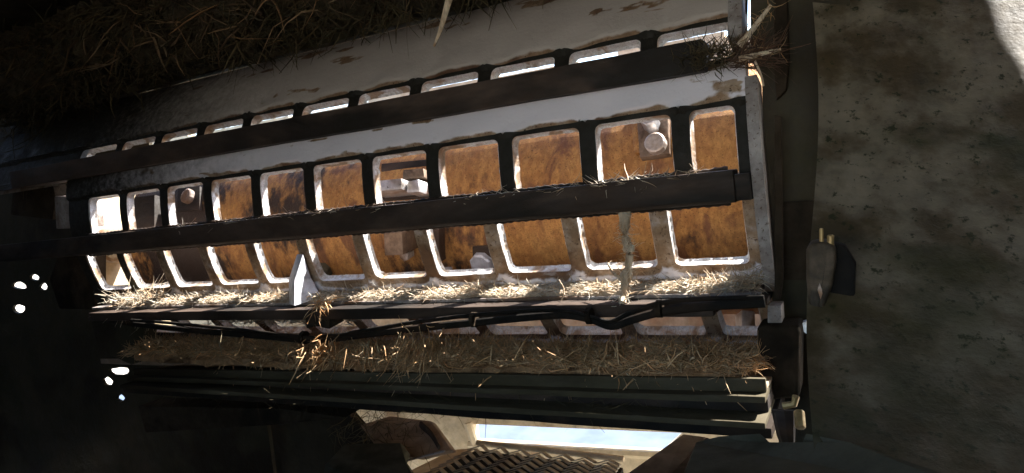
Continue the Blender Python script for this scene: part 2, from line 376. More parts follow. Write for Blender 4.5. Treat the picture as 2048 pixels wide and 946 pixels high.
def onscreen(u, v):
    r = M @ np.array([(u - CX) / F, (v - CY) / F, 1.0]); A = r[1] ** 2 + r[2] ** 2; Bq = -2 * (r[1] * YC + r[2] * ZC); Cq = YC ** 2 + ZC ** 2 - R * R
    k = (-Bq - math.sqrt(max(0, Bq * Bq - 4 * A * Cq))) / 2 / A
    return r[0] * k, math.degrees(math.asin(max(-1, min(1, (r[2] * k - ZC) / R))))
STAINS = [(*onscreen(u, v), wx, wt) for u, v, wx, wt in ((538, 146, .018, .9), (690, 106, .020, 1.0), (878, 54, .026, 1.4), (1080, 12, .03, 1.8), (1195, 30, .01, .8), (400, 180, .016, .8),
          (1350, 152, .024, .7), (1085, 196, .022, .6), (850, 245, .02, .5), (1420, 140, .012, .5), (640, 282, .018, .5), (760, 262, .01, .4), (1470, 175, .01, 1.4))]
def relief(x, th):
    d, inrow = hole_dist(x, th)
    wob = noise.noise(Vector((x * 30, th * .25, 3))) * 0.003
    p = 0.0 if inrow else sstep(0.007 + wob, 0.0145 + wob, d)
    p0 = p
    for sx, st, wx, wt in STAINS:
        e = ((x - sx) / wx) ** 2 + ((th - st) / wt) ** 2 + noise.noise(Vector((x * 70, th, 6))) * .9
        if e < 1.2: p *= 0.0 if e < 0.8 else 0.4
    p *= 1 - 0.75 * sstep(0.30, 0.62, noise.noise(Vector((x * 11, th * .22, 31))) + .4 * noise.noise(Vector((x * 60, th * 1.1, 8))))
    n = noise.noise(Vector((x * 12, th * .15, 9))) * 0.0014 + noise.noise(Vector((x * 60, th * .8, 1))) * 0.0004
    for tt, x0 in ((29.2, ROWS['A']['x0']), (10.1, ROWS['B']['x0'])):
        if -1 < th - tt < 16 and not inrow:
            dx = ((x - (x0 - RIB * -.5) + P_ / 2) % P_) - P_ / 2
            n -= 0.0042 * math.exp(-(dx / .017) ** 2) * math.exp(-((th - tt - 2.5) / (4.5 if tt > 20 else 2.4)) ** 2)
            n += 0.0016 * math.exp(-((abs(dx) - .045) / .02) ** 2) * math.exp(-((th - tt - 4) / 3.5) ** 2)
    return 0.0055 * p0 + n, p
def screen_mesh(name, t_lo, t_hi, rows, parent, XL=XL):
    V = []; Fc = []; MI = []; POL = []; GR = []
    def vert(x, th, h, pol, gr):
        V.append(cyl(x, th, h)); POL.append(pol); GR.append(gr); return len(V) - 1
    def front(x, th, gr):
        h, p = relief(x, th); return vert(x, th, h, max(p, .24 if gr < 0 else 0), max(gr, sstep(-0.70, -1.55, x) * .95, 0))  # rib grime, plus the leftward light falloff painted in as darkening
    def strip(a, b):
        nt_ = max(2, int((b - a) / 0.55)); nx = 360
        g = [[front(XL + (XR - XL) * i / nx, a + (b - a) * j / nt_, 0.0) for j in range(nt_ + 1)] for i in range(nx + 1)]
        bk = [[vert(XL + (XR - XL) * i / nx, a + (b - a) * j / nt_, -TH, 0.5, 0) for j in range(nt_ + 1)] for i in range(0, nx + 1, nx)]
        for i in range(nx):
            for j in range(nt_): Fc.append((g[i][j], g[i + 1][j], g[i + 1][j + 1], g[i][j + 1])); MI.append(0)
        for j in range(nt_): Fc.append((bk[0][j], bk[0][j + 1], bk[1][j + 1], bk[1][j])); MI.append(0)
        for i, s in ((0, 0), (nx, 1)):
            for j in range(nt_): Fc.append((g[i][j], g[i][j + 1], bk[s][j + 1], bk[s][j])); MI.append(0)
        return g, bk
    def cell(xl, xr, tl, tr, hl, hr, hb, ht, gr):
        """one opening (hl..hr, hb..ht) in its patch (xl..xr, tl..tr)"""
        rad = 0.0085; k = 12; m_ = 5
        ht_, hb_ = math.radians(ht) * R, math.radians(hb) * R
        out, inn = [], []
        def side(p0, p1, q0, q1, corner):
            for i in range(k):
                f = i / k; inn.append((p0[0] + (p1[0] - p0[0]) * f, p0[1] + (p1[1] - p0[1]) * f)); out.append((q0[0] + (q1[0] - q0[0]) * (0.12 + 0.76 * f), q0[1] + (q1[1] - q0[1]) * (0.12 + 0.76 * f)))
        T0, T1 = math.radians(tl) * R, math.radians(tr) * R
        cs = [(hr - rad, hb_ + rad), (hr - rad, ht_ - rad), (hl + rad, ht_ - rad), (hl + rad, hb_ + rad)]
        oc = [(xr, T0), (xr, T1), (xl, T1), (xl, T0)]
        an = [-90, 0, 90, 180]
        for c in range(4):
            # corner arc
            prv = oc[(c - 1) % 4]; cur = oc[c]; nxt = oc[(c + 1) % 4]
            for i in range(m_ + 1):
                a = math.radians(an[c] + 90 * i / m_)
                inn.append((cs[c][0] + rad * math.cos(a), cs[c][1] + rad * math.sin(a)))
                f = i / m_
                if f < 0.5: g = 1 - f * 2; out.append((cur[0] + (prv[0] - cur[0]) * .12 * g, cur[1] + (prv[1] - cur[1]) * .12 * g))
                elif f == 0.5: out.append(cur)
                else: g = f * 2 - 1; out.append((cur[0] + (nxt[0] - cur[0]) * .12 * g, cur[1] + (nxt[1] - cur[1]) * .12 * g))
            a1 = math.radians(an[c] + 90); p0 = (cs[c][0] + rad * math.cos(a1), cs[c][1] + rad * math.sin(a1))
            n_ = (c + 1) % 4; p1 = (cs[n_][0] + rad * math.cos(a1), cs[n_][1] + rad * math.sin(a1))
            for i in range(1, k):
                f = i / k
                inn.append((p0[0] + (p1[0] - p0[0]) * f, p0[1] + (p1[1] - p0[1]) * f))
                g = 0.12 + 0.76 * f; out.append((cur[0] + (nxt[0] - cur[0]) * g, cur[1] + (nxt[1] - cur[1]) * g))
        n = len(inn); dg = lambda y: math.degrees(y / R)
        rings = []
        for f in (1.0, 0.7, 0.4, 0.15):
            rings.append([front(a[0] + (b[0] - a[0]) * f, dg(a[1] + (b[1] - a[1]) * f), gr) for a, b in zip(inn, out)])
        jag = [noise.noise(Vector((x * 220, y * 220, 2))) * 0.0009 for x, y in inn]
        rings.append([vert(a[0] + (b[0] - a[0]) * .05, dg(a[1] + (b[1] - a[1]) * .05), relief(a[0], dg(a[1]))[0] - 0.0004, 0, gr) for a, b in zip(inn, out)])
        cxm, cym = (hl + hr) / 2, (ht_ + hb_) / 2
        edge = []
        for idx, (dep, sh) in enumerate(((0.0014, 0.0), (0.006, -0.001), (0.011, -0.0006), (TH, 0.0018))):
            ring = []
            for (x, y), jg in zip(inn, jag):
                s = sh + jg * (1 if idx < 3 else 1.6)
                ring.append(vert(x + (s if x < cxm else -s), dg(y + (s if y < cym else -s)), -dep, 0.3, 0))
            edge.append(ring)
        allr = rings + edge
        for ri in range(len(allr) - 1):
            a, b = allr[ri], allr[ri + 1]
            for i in range(n):
                j = (i + 1) % n; Fc.append((a[i], a[j], b[j], b[i])); MI.append(0 if ri < 4 else 1)
        bk = [vert(b[0], dg(b[1]), -TH, 0.5, 0) for b in out]
        for i in range(n):
            j = (i + 1) % n; Fc.append((edge[-1][i], edge[-1][j], bk[j], bk[i])); MI.append(0)
    cuts = [t_lo]
    for rn in rows:                                     # rows from low to high
        r = ROWS[rn]; b, t = r['t']; b2, t2 = b - 1.2, t + 1.2
        strip(cuts[-1], b2)
        hs = r['h']; xs = [XR] + [l - RIB / 2 for l, _ in hs[:-1]] + [XL]
        for i, (l, rr) in enumerate(hs): cell(xs[i + 1], xs[i], b2, t2, l, rr, b, t, r['g'])
        cuts.append(t2)
    strip(cuts[-1], t_hi)
    me = bpy.data.meshes.new(name); me.from_pydata([tuple(v) for v in V], [], Fc); me.materials.append(MATS['screen_steel']); me.materials.append(MATS['hole_wall_steel'])
    me.polygons.foreach_set('material_index', MI)
    for nm, arr in (('polish', POL), ('grime_falloff', GR)):
        a = me.attributes.new(nm, 'FLOAT', 'POINT'); a.data.foreach_set('value', arr)
    bm = bmesh.new(); bm.from_mesh(me); bmesh.ops.remove_doubles(bm, verts=bm.verts, dist=1e-5)
    # rim edges top and bottom
    bmesh.ops.recalc_face_normals(bm, faces=bm.faces); bm.to_mesh(me); bm.free()
    me.shade_smooth(); me.set_sharp_from_angle(angle=math.radians(35))
    me.transform(Matrix.Translation(-parent_loc(parent)))
    return link(name, me, None, parent)

G = 'curved grinding screens around the drum'
up = empty('grinding_screen', cyl(-0.75, 22, 0), 'upper curved steel screen with one row of narrow slots above the dark top bar', 'grinding screen', G)
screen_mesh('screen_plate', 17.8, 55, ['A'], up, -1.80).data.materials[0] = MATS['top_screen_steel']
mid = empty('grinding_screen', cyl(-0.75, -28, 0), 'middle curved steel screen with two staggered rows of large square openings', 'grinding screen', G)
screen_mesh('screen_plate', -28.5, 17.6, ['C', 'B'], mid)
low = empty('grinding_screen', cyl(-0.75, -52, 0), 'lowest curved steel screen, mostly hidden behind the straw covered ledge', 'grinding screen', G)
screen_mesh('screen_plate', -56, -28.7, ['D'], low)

def bar(parent, prof, x0, x1, m='dark_bar_steel', bv=0.0018, name='backing_bar', seed=0, seg=60, amp=0.0009):
    bm = bmesh.new(); beam_x(bm, prof, x0, x1, seg, amp, seed); bevel(bm, bv)
    return put(name, bm, m, parent, smooth=30)
bar(up, [(0.822, 0.1105), (0.875, 0.1105), (0.875, 0.147), (0.822, 0.147)], -0.155, -1.62, seed=1)
bar(mid, [(0.803, -0.040), (0.808, -0.0445), (0.838, -0.0445), (0.838, -0.0065), (0.803, -0.0065)], -0.1295, -1.85, seed=2)
bar(mid, [(0.8045, -0.0425), (0.84, -0.0425), (0.84, -0.012), (0.8045, -0.012)], -0.129, -0.112, seed=12, seg=4)
# ledge plate and the bar under it
bar(mid, [(0.822, -0.1555), (0.885, -0.153), (0.885, -0.149), (0.822, -0.1515)], -0.113, -1.40, m='grey_flange_steel', name='ledge_plate', seed=3, bv=0.0008)
bar(mid, [(0.822, -0.1560), (0.789, -0.1560), (0.789, -0.1725), (0.86, -0.1735), (0.86, -0.156)], -0.162, -1.36, seed=4)
bar(mid, [(0.81, -0.157), (0.81, -0.164), (0.86, -0.164), (0.86, -0.157)], -0.1615, -0.105, seed=14, seg=5, bv=.001)
def weld(parent, y, z, x0, x1, seed):
    bm = bmesh.new(); n = int(abs(x1 - x0) / .0035); P = []
    for i in range(n + 1):
        x = x0 + (x1 - x0) * i / n; q = noise.noise_vector(Vector((x * 40, seed, 1))) * .0012; P.append(Vector((x, y + q.y, z + q.z)))
    tube(bm, P, lambda t: .0026 + .0007 * math.sin(t * n * 1.9) + .0005 * noise.noise(Vector((t * 90, seed, 0))), 7)
    return put('weld_bead', bm, 'dark_bar_steel', parent, smooth=60)
weld(up, 0.853, 0.1088, -0.16, -1.40, 1); weld(mid, 0.834, -0.0460, -0.14, -1.40, 2); weld(mid, 0.832, -0.0050, -0.14, -1.40, 3)
# right hand end flange standing out from the screen
def flange(parent, t0, t1, x0, x1, hgt, notch=None):
    bm = bmesh.new(); n = int((t1 - t0) / 1.5); rings = []
    for i in range(n + 1):
        t = t0 + (t1 - t0) * i / n
        hh = hgt + noise.noise(Vector((t * .4, 5, 5))) * 0.002
        rings.append([bm.verts.new(cyl(x0, t, -TH)), bm.verts.new(cyl(x0, t, hh)), bm.verts.new(cyl(x1, t, hh)), bm.verts.new(cyl(x1, t, -TH))])
    for a, b in zip(rings, rings[1:]):
        for k in range(4): bm.faces.new((a[k], a[(k + 1) % 4], b[(k + 1) % 4], b[k]))
    bm.faces.new(rings[0]); bm.faces.new(list(reversed(rings[-1])))
    bevel(bm, 0.0015); return put('end_flange', bm, 'grey_flange_steel', parent, smooth=30)
flange(mid, -28, 14.2, -0.1115, -0.098, 0.024)
flange(up, 22, 52, -0.128, -0.112, 0.026)

# tooth standing on the ledge
def tooth(parent, pts_front, apex, m):
    bm = bmesh.new(); b = [bm.verts.new(p) for p in pts_front]; a = bm.verts.new(apex); a2 = bm.verts.new(apex + Vector((-0.008, 0.004, -0.001)))
    bm.faces.new(b)
    n = len(b)
    for i in range(n):
        j = (i + 1) % n
        bm.faces.new((b[i], b[j], a))
    return bm
tb = [at(578, 608, Y=0.815), at(588, 612, Y=0.80), at(644, 596, Y=0.845), at(600, 590, Y=0.87)]
tp = [at(594, 508, Y=0.842), at(606, 508, Y=0.835)]
bm = bmesh.new()
B = [bm.verts.new(p) for p in tb]; m1 = [bm.verts.new(at(577, 560, Y=0.83)), bm.verts.new(at(589, 560, Y=0.815)), bm.verts.new(at(622, 555, Y=0.85)), bm.verts.new(at(600, 555, Y=0.87))]
T = [bm.verts.new(tp[0]), bm.verts.new(tp[1])]
bm.faces.new(B)
for i in range(4): bm.faces.new((B[i], B[(i + 1) % 4], m1[(i + 1) % 4], m1[i]))
bm.faces.new((m1[0], m1[1], T[0])); bm.faces.new((m1[1], T[1], T[0])); bm.faces.new((m1[1], m1[2], T[1])); bm.faces.new((m1[2], m1[3], T[1])); bm.faces.new((m1[3], T[0], T[1])); bm.faces.new((m1[3], m1[0], T[0]))
bevel(bm, 0.0012, 2, 15)
put('wedge_tooth', bm, 'tooth_steel', mid, smooth=25)

# ------------------------------------------------------------------ rotor drum
DR, DYC, DZC = 0.205, 1.163, -0.04
drum = empty('rotor_drum', (-0.7, DYC, DZC), 'rusty orange brown grinder drum turning behind the screens', 'rotor drum')
bm = bmesh.new(); NX, NA = 90, 96; rings = []
for i in range(NX + 1):
    x = 0.12 + (-1.46 - 0.12) * i / NX
    rr = DR + noise.noise(Vector((x * 9, 0, 0))) * 0.0012
    rings.append([bm.verts.new((x, DYC - rr * math.cos(2 * PI * k / NA), DZC + rr * math.sin(2 * PI * k / NA))) for k in range(NA)])
for a, b in zip(rings, rings[1:]):
    for k in range(NA): bm.faces.new((a[k], a[(k + 1) % NA], b[(k + 1) % NA], b[k]))
bm.faces.new(rings[0]); bm.faces.new(list(reversed(rings[-1])))
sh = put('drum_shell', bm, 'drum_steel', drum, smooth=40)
stain_falloff = []
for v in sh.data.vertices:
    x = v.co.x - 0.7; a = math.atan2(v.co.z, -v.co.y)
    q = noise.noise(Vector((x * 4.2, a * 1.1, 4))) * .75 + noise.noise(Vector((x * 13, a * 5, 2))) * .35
    q += 0.55 * sstep(-0.70, -0.98, x) + 0.10 * sstep(-.3, -.16, x)  # dimming towards the drum ends put into the colour, beside the random stains
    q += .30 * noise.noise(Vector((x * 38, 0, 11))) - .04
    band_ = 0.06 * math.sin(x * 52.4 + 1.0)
    stain_falloff.append(q + band_)
at_ = sh.data.attributes.new('stain_falloff', 'FLOAT', 'POINT'); at_.data.foreach_set('value', stain_falloff)
bm = bmesh.new(); tube(bm, [(-1.46, DYC, DZC), (-1.9, DYC, DZC)], 0.05, 24); put('drum_shaft', bm, 'bolt_steel', drum, smooth=40)
def dhit(u, v, rad=DR):
    r = M @ np.array([(u - CX) / F, (v - CY) / F, 1.0]); y, z = r[1], r[2]
    A = y * y + z * z; Bq = -2 * (y * DYC + z * DZC); Cq = DYC ** 2 + DZC ** 2 - rad * rad
    k = (-Bq - math.sqrt(max(0.0, Bq * Bq - 4 * A * Cq))) / 2 / A; return Vector(r * k)
def frame_at(p):
    n = Vector((0, p.y - DYC, p.z - DZC)).normalized(); x = Vector((1, 0, 0)); t = n.cross(x) * -1
    if t.z < 0: t = -t
    return x, t, n
def dpoly(quad, h, m, name, parent, base=-0.012, bv=0.002):
    """block standing on the drum whose outline runs through four points picked on it"""
    pts = [dhit(u, v) for u, v in quad]; c = sum(pts, Vector()) / len(pts); x, t, n = frame_at(c)
    bm = bmesh.new()
    flat = [p - n * ((p - c).dot(n)) for p in pts]
    prism(bm, [p + n * base for p in flat], n * (h - base)); bevel(bm, bv)
    return put(name, bm, m, parent, smooth=30)
def dbolt(u, v, r, h0, h1, m, name, parent, sides=6, rot=0.3, dome=True):
    c = dhit(u, v); x, t, n = frame_at(c); bm = bmesh.new(); rings = []
    for hh, rk in ((h0, 1), (h1 - r * .12, 1), (h1, 0.86)):
        rings.append([bm.verts.new(c + n * hh + (x * math.cos(2 * PI * k / sides + rot) + t * math.sin(2 * PI * k / sides + rot)) * r * rk) for k in range(sides)])
    for a, b in zip(rings, rings[1:]):
        for k in range(sides): bm.faces.new((a[k], a[(k + 1) % sides], b[(k + 1) % sides], b[k]))
    bm.faces.new(rings[0]); bm.faces.new(rings[-1]); return put(name, bm, m, parent, smooth=25)
h = dpoly([(1284, 322), (1344, 314), (1340, 240), (1278, 244)], 0.012, 'holder_steel', 'tip_holder', drum)
dpoly([(1272, 310), (1287, 312), (1283, 228), (1262, 232)], 0.008, 'drum_steel', 'holder_lug', drum)
dbolt(1318, 296, 0.015, 0.0, 0.024, 'bolt_steel', 'bolt_head', drum, 14)
dbolt(1309, 260, 0.012, 0.008, 0.034, 'bright_steel', 'hex_nut', drum, 6)
dpoly([(758, 404), (862, 396), (862, 318), (764, 328)], 0.002, 'dark_bar_steel', 'pocket_plate', drum)
dpoly([(768, 396), (835, 390), (836, 368), (768, 374)], 0.046, 'bright_steel', 'cutting_tip', drum, bv=0.004)
dpoly([(836, 394), (862, 392), (860, 366), (838, 370)], 0.034, 'bright_steel', 'hex_nut', drum, bv=0.004)
dpoly([(818, 366), (862, 362), (860, 344), (820, 347)], 0.02, 'holder_steel', 'tip_holder', drum)
dpoly([(800, 498), (836, 496), (834, 452), (798, 454)], 0.045, 'holder_steel', 'tip_holder', drum)
dbolt(826, 500, 0.010, 0.01, 0.03, 'bolt_steel', 'bolt_head', drum, 6)
dpoly([(868, 520), (892, 518), (890, 452), (864, 454)], 0.02, 'dark_bar_steel', 'tip_holder', drum)
dbolt(966, 524, 0.020, -0.004, 0.012, 'tooth_steel', 'bolt_head', drum, 8)
dpoly([(948, 552), (1012, 552), (1010, 488), (946, 492)], 0.003, 'dark_bar_steel', 'pocket_plate', drum, bv=.001)
dbolt(650, 540, 0.017, -0.004, 0.012, 'blue_grey_plate', 'bolt_head', drum, 8)
dpoly([(358, 424), (404, 422), (404, 374), (360, 378)], 0.006, 'dark_bar_steel', 'pocket_plate', drum)
dbolt(383, 396, 0.016, 0.0, 0.016, 'grey_flange_steel', 'bolt_head', drum, 12)
dpoly([(284, 465), (330, 460), (330, 395), (290, 400)], 0.025, 'dark_bar_steel', 'tip_holder', drum)
dpoly([(1470, 655), (1508, 660), (1510, 622), (1482, 618)], 0.05, 'bright_steel', 'cutting_tip', drum, bv=0.005)
dpoly([(870, 552), (905, 552), (905, 534), (872, 534)], 0.006, 'tooth_steel', 'pocket_plate', drum)

# ------------------------------------------------------------------ girder and ledge under the screens
gird = empty('support_girder', (-0.75, 0.7, -0.25), 'dark stepped steel girder running below the screens', 'girder')
def lz(v, u, Y): return at(u, v, Y=Y).z

def gbar(prof, m='olive_girder_steel', name='angle_bar', seed=0, x0=-0.105, x1=-1.18, bv=0.0015, s=0.018):
    bm = bmesh.new(); beam_x(bm, prof, x0, x1, 60, 0.0009, seed, warp=lambda x: (0.0, (x + 0.11) * s)); bevel(bm, bv); return put(name, bm, m, gird, smooth=30)
gbar([(0.755, -0.238), (0.94, -0.262), (0.94, -0.268), (0.755, -0.244)], 'brown_plate_steel', 'ledge_plate', 21)
gbar([(0.748, -0.231), (0.754, -0.231), (0.754, -0.246), (0.748, -0.246)], name='angle_bar', seed=22)
gbar([(0.735, -0.2465), (0.81, -0.2465), (0.81, -0.254), (0.735, -0.254)], name='angle_bar', seed=23, s=.014)
gbar([(0.752, -0.2545), (0.81, -0.2545), (0.81, -0.269), (0.752, -0.269)], 'dark_bar_steel', 'web_plate', seed=24, s=.010)
gbar([(0.72, -0.2695), (0.81, -0.2695), (0.81, -0.276), (0.72, -0.276)], 'olive_girder_steel', name='angle_bar', seed=25, s=.002)
gbar([(0.725, -0.2765), (0.86, -0.2765), (0.86, -0.296), (0.725, -0.288)], 'rubber_black', 'lower_beam', seed=26, x0=-0.10, s=-.001)

# bent strap running under the ledge bar
strap = []
for u, v in ((268, 648), (330, 655), (420, 664), (520, 672), (610, 680), (660, 678), (740, 668), (840, 656), (950, 645), (1060, 634), (1130, 630), (1180, 638), (1222, 652), (1262, 640), (1320, 624), (1400, 614), (1530, 606)):
    strap.append(at(u, v, Y=0.775))
st = empty('bent_strap', strap[0], 'black bent strap and cable sagging between the ledge bar and the straw covered ledge', 'strap')
bm = bmesh.new(); tube(bm, spline(strap, 6), 0.0052, 8, 0.6); put('strap_body', bm, 'rubber_black', st, smooth=40)
bm = bmesh.new(); tube(bm, spline([p + Vector((0, -0.004, 0.0078 + 0.003 * math.sin(i))) for i, p in enumerate(strap)], 6), 0.003, 8); put('cable', bm, 'rubber_black', st, smooth=40)

for fx in (4, 8, 11, 14):
    c = strap[fx] + Vector((0, -.001, .004)); bm = bmesh.new(); tube(bm, [c + Vector((-.003, 0, 0)), c + Vector((.003, 0, 0))], .0105, 12); put('cable_tie', bm, 'dark_brown_steel', st, smooth=40)
# ------------------------------------------------------------------ right side: end plates, wall, bracket, bolts
side = empty('bearing_frame', at(1580, 600, Y=0.86), 'dark steel frame column between the screens and the rusty wall', 'frame')
def pix_plate(bm, px, Y, th, dirv=(0, 1, 0)):
    prism(bm, [at(u, v, Y=Y) for u, v in px], Vector(dirv) * th)
bm = bmesh.new(); pix_plate(bm, [(1500, -60), (1700, -60), (1700, 980), (1560, 980), (1550, 640), (1532, 500), (1524, 160), (1502, 120)], 0.875, 0.010); put('column', bm, 'dark_housing_steel', side)
bm = bmesh.new(); pix_plate(bm, [(1548, -40), (1572, -40), (1578, 120), (1572, 180), (1552, 200), (1548, 150)], 0.86, 0.015); bevel(bm, .002); put('upper_lug', bm, 'dark_brown_steel', side)
bm = bmesh.new(); pix_plate(bm, [(1560, 405), (1640, 400), (1636, 560), (1562, 560)], 0.864, 0.009); bevel(bm, .001); put('cover_plate', bm, 'dark_brown_steel', side)
bm = bmesh.new(); pix_plate(bm, [(1535, 612), (1562, 612), (1564, 646), (1535, 646)], 0.80, 0.03); bevel(bm, .001); put('spacer_block', bm, 'grey_flange_steel', side)
bm = bmesh.new(); pix_plate(bm, [(1512, 654), (1602, 652), (1600, 796), (1520, 804)], 0.80, 0.05); bevel(bm, .007, 3); put('end_block', bm, 'dark_brown_steel', side, smooth=40)
bm = bmesh.new(); pix_plate(bm, [(1549, 230), (1562, 232), (1566, 560), (1560, 600), (1549, 600)], 0.84, 0.012); bevel(bm, .001); put('edge_strip', bm, 'dark_brown_steel', side)

# big rusty wall: a smooth patch through depths given at photo points
bm = bmesh.new()
US = [1636, 1700, 1800, 1900, 2000, 2120, 2300]; VS = [-260, -80, 100, 280, 440, 560, 680, 780, 870, 960, 1100]
nu, nv = 60, 80; g = []
for i in range(nu + 1):
    row = []
    for j in range(nv + 1):
        u = 1625 + (2420 - 1625) * i / nu; v = -330 + 1250 * j / nv
        edge = 12 * math.sin(v / 140.0) * max(0, 1 - i / 6)
        p = at(u + edge, v + (u - 1700) * 0.19 * max(0, (j / nv)) ** 3, Y=wall_y(u, v))
        q = noise.noise(p * 5) * 0.003 + noise.noise(p * 40) * 0.0012
        row.append(bm.verts.new(p + Vector((0, q, 0))))
    g.append(row)
for i in range(nu):
    for j in range(nv): bm.faces.new((g[i][j], g[i + 1][j], g[i + 1][j + 1], g[i][j + 1]))
r = bmesh.ops.extrude_face_region(bm, geom=bm.faces[:])
for e in r['geom']:
    if isinstance(e, bmesh.types.BMVert): e.co += Vector((0.012, 0.01, -0.004))
wall = put('rusty_wall', bm, 'rusty_wall_steel', smooth=40)
tag(wall, 'large mottled rusty steel side plate filling the right of the view', 'steel wall')

# drop shaped bracket with studs
br = empty('drop_bracket', at(1645, 560, Y=0.60), 'rusty drop shaped bracket in front of the left edge of the rusty wall', 'bracket')
bm = bmesh.new(); pix_plate(bm, [(1655, 484), (1690, 492), (1712, 530), (1710, 590), (1690, 640), (1660, 668), (1640, 660), (1645, 560)], 0.615, 0.02); bevel(bm, .003, 2); put('bracket_shadow', bm, 'rubber_black', br, smooth=50)  # black slab added in place of the bracket's cast shadow
bm = bmesh.new(); out = [(1612, 500), (1618, 488), (1640, 484), (1662, 486), (1672, 498), (1672, 530), (1664, 575), (1650, 610), (1640, 650), (1624, 655), (1618, 620), (1612, 560)]
pix_plate(bm, out, 0.60, 0.03); bevel(bm, .004, 3); put('bracket_body', bm, 'bracket_steel', br, smooth=50)
for (u, v, hh, rr) in ((1643, 472, 22, 0.0018), (1661, 478, 12, 0.0028)):
    bm = bmesh.new(); a = at(u, v + hh, Y=0.605); b = at(u, v - hh * .7, Y=0.605); tube(bm, [a, a.lerp(b, .6), a.lerp(b, .9), b], lambda t, rr=rr: rr * (1 if t < .85 else .7), 10); put('stud', bm, 'brass_stud', br, smooth=40)
for (u, v, w_, h_) in ((1640, 583, 5, 16),):
    bm = bmesh.new(); pix_plate(bm, [(u - w_, v - 3), (u - 1, v - h_), (u + w_ - 1, v - 4), (u + w_, v + 5), (u + 1, v + h_), (u - 2, v + 6)], 0.598, 0.004); put('worn_nick', bm, 'bolt_steel', br)
wp_ = empty('steel_shim', at(1614, 660, Y=0.62), 'bright slim steel shims below the drop shaped bracket', 'shim')
for q in ([(1605, 646), (1612, 644), (1614, 668), (1608, 664)], [(1631, 680), (1637, 690), (1643, 730), (1638, 734), (1632, 706)], [(1648, 776), (1652, 782), (1654, 800), (1650, 800)]):
    bm = bmesh.new(); pix_plate(bm, q, 0.615, 0.01); put('shim_edge', bm, 'bright_steel', wp_)
bo = empty('hex_bolt', at(1580, 850, Y=0.58), 'shiny hex bolt with brass coloured nut hanging at the lower right', 'bolt')
bm = bmesh.new(); tube(bm, [at(1598, 822, Y=.56), at(1601, 856, Y=.55)], 0.0042, 6); bevel(bm, .001); put('nut', bm, 'brass_stud', bo)
bm = bmesh.new(); tube(bm, [at(1568, 820, Y=.585), at(1572, 870, Y=.58), at(1578, 905, Y=.575)], lambda t: .010 * (1 - .55 * t), 8); put('shank', bm, 'dark_bar_steel', bo, smooth=40)
bm = bmesh.new(); tube(bm, [at(1566, 812, Y=.58), at(1588, 808, Y=.58), at(1592, 792, Y=.58)], 0.0030, 8); put('washer_clip', bm, 'brass_stud', bo, smooth=40)

# lower right plates
lr = empty('guard_plate', at(1550, 910, Y=0.5), 'dull grey green guard plate sloping across the bottom right', 'guard plate')
bm = bmesh.new(); prism(bm, [at(1360, 960, Y=.42), at(1392, 884, Y=.55), at(1440, 872, Y=.54), at(1520, 866, Y=.51), at(1548, 892, Y=.50), at(1596, 906, Y=.49), at(1612, 866, Y=.49), at(1700, 884, Y=.46), at(1900, 950, Y=.40), at(2000, 1000, Y=.36)], (0, .01, -.012)); bevel(bm, .001); put('plate', bm, 'blue_grey_plate', lr)
bm = bmesh.new(); tube(bm, [at(1612, 946, Y=.44), at(1628, 914, Y=.47)], .0012, 5); put('scratch_wire', bm, 'bright_steel', lr)
an = empty('angle_iron', at(1330, 900, Y=0.9), 'worn dark angle iron beside the bright window opening', 'angle iron')
bm = bmesh.new(); prism(bm, [at(1366, 868, Y=1.0), at(1412, 874, Y=1.0), at(1330, 960, Y=.8), at(1236, 960, Y=.8)], (0, .02, -.02)); bevel(bm, .002); put('angle_leg', bm, 'dull_grey_steel', an)
bm = bmesh.new(); prism(bm, [at(1412, 874, Y=.98), at(1440, 884, Y=.98), at(1400, 960, Y=.8), at(1328, 960, Y=.8)], (0, .02, -.02)); bevel(bm, .002); put('angle_leg', bm, 'dark_bar_steel', an)

# lower left plates
ll = empty('deflector_plate', at(800, 880, Y=1.0), 'brown tilted deflector plate left of the bright window opening', 'deflector plate')
bm = bmesh.new(); prism(bm, [at(780, 832, Y=1.05), at(862, 842, Y=1.05), at(904, 900, Y=.98), at(836, 916, Y=.95), at(760, 905, Y=.95), at(720, 850, Y=1.0)], (0, .015, -.01)); bevel(bm, .002); put('plate', bm, 'brown_plate_steel', ll)
bm = bmesh.new(); tube(bm, spline([at(842, 850, Y=1.03), at(862, 868, Y=1.0), at(878, 895, Y=.97)], 5), lambda t: .008 * (1 - .3 * t), 7, .5); put('weld_scar', bm, 'dark_bar_steel', ll, smooth=50)
bm = bmesh.new(); tube(bm, [at(816, 920, Y=.93), at(890, 902, Y=.95)], .0022, 6); put('edge_trim', bm, 'grey_flange_steel', ll)
gp = empty('torn_plate', at(700, 910, Y=.8), 'torn dark grey sheet plate at the bottom left of the deflector', 'sheet plate')
bm = bmesh.new(); prism(bm, [at(690, 888, Y=.86), at(800, 886, Y=.9), at(812, 902, Y=.9), at(806, 920, Y=.88), at(826, 950, Y=.8), at(835, 1000, Y=.75), at(640, 1000, Y=.72), at(650, 930, Y=.78)], (0, .01, -.01)); put('sheet', bm, 'blue_grey_plate', gp)

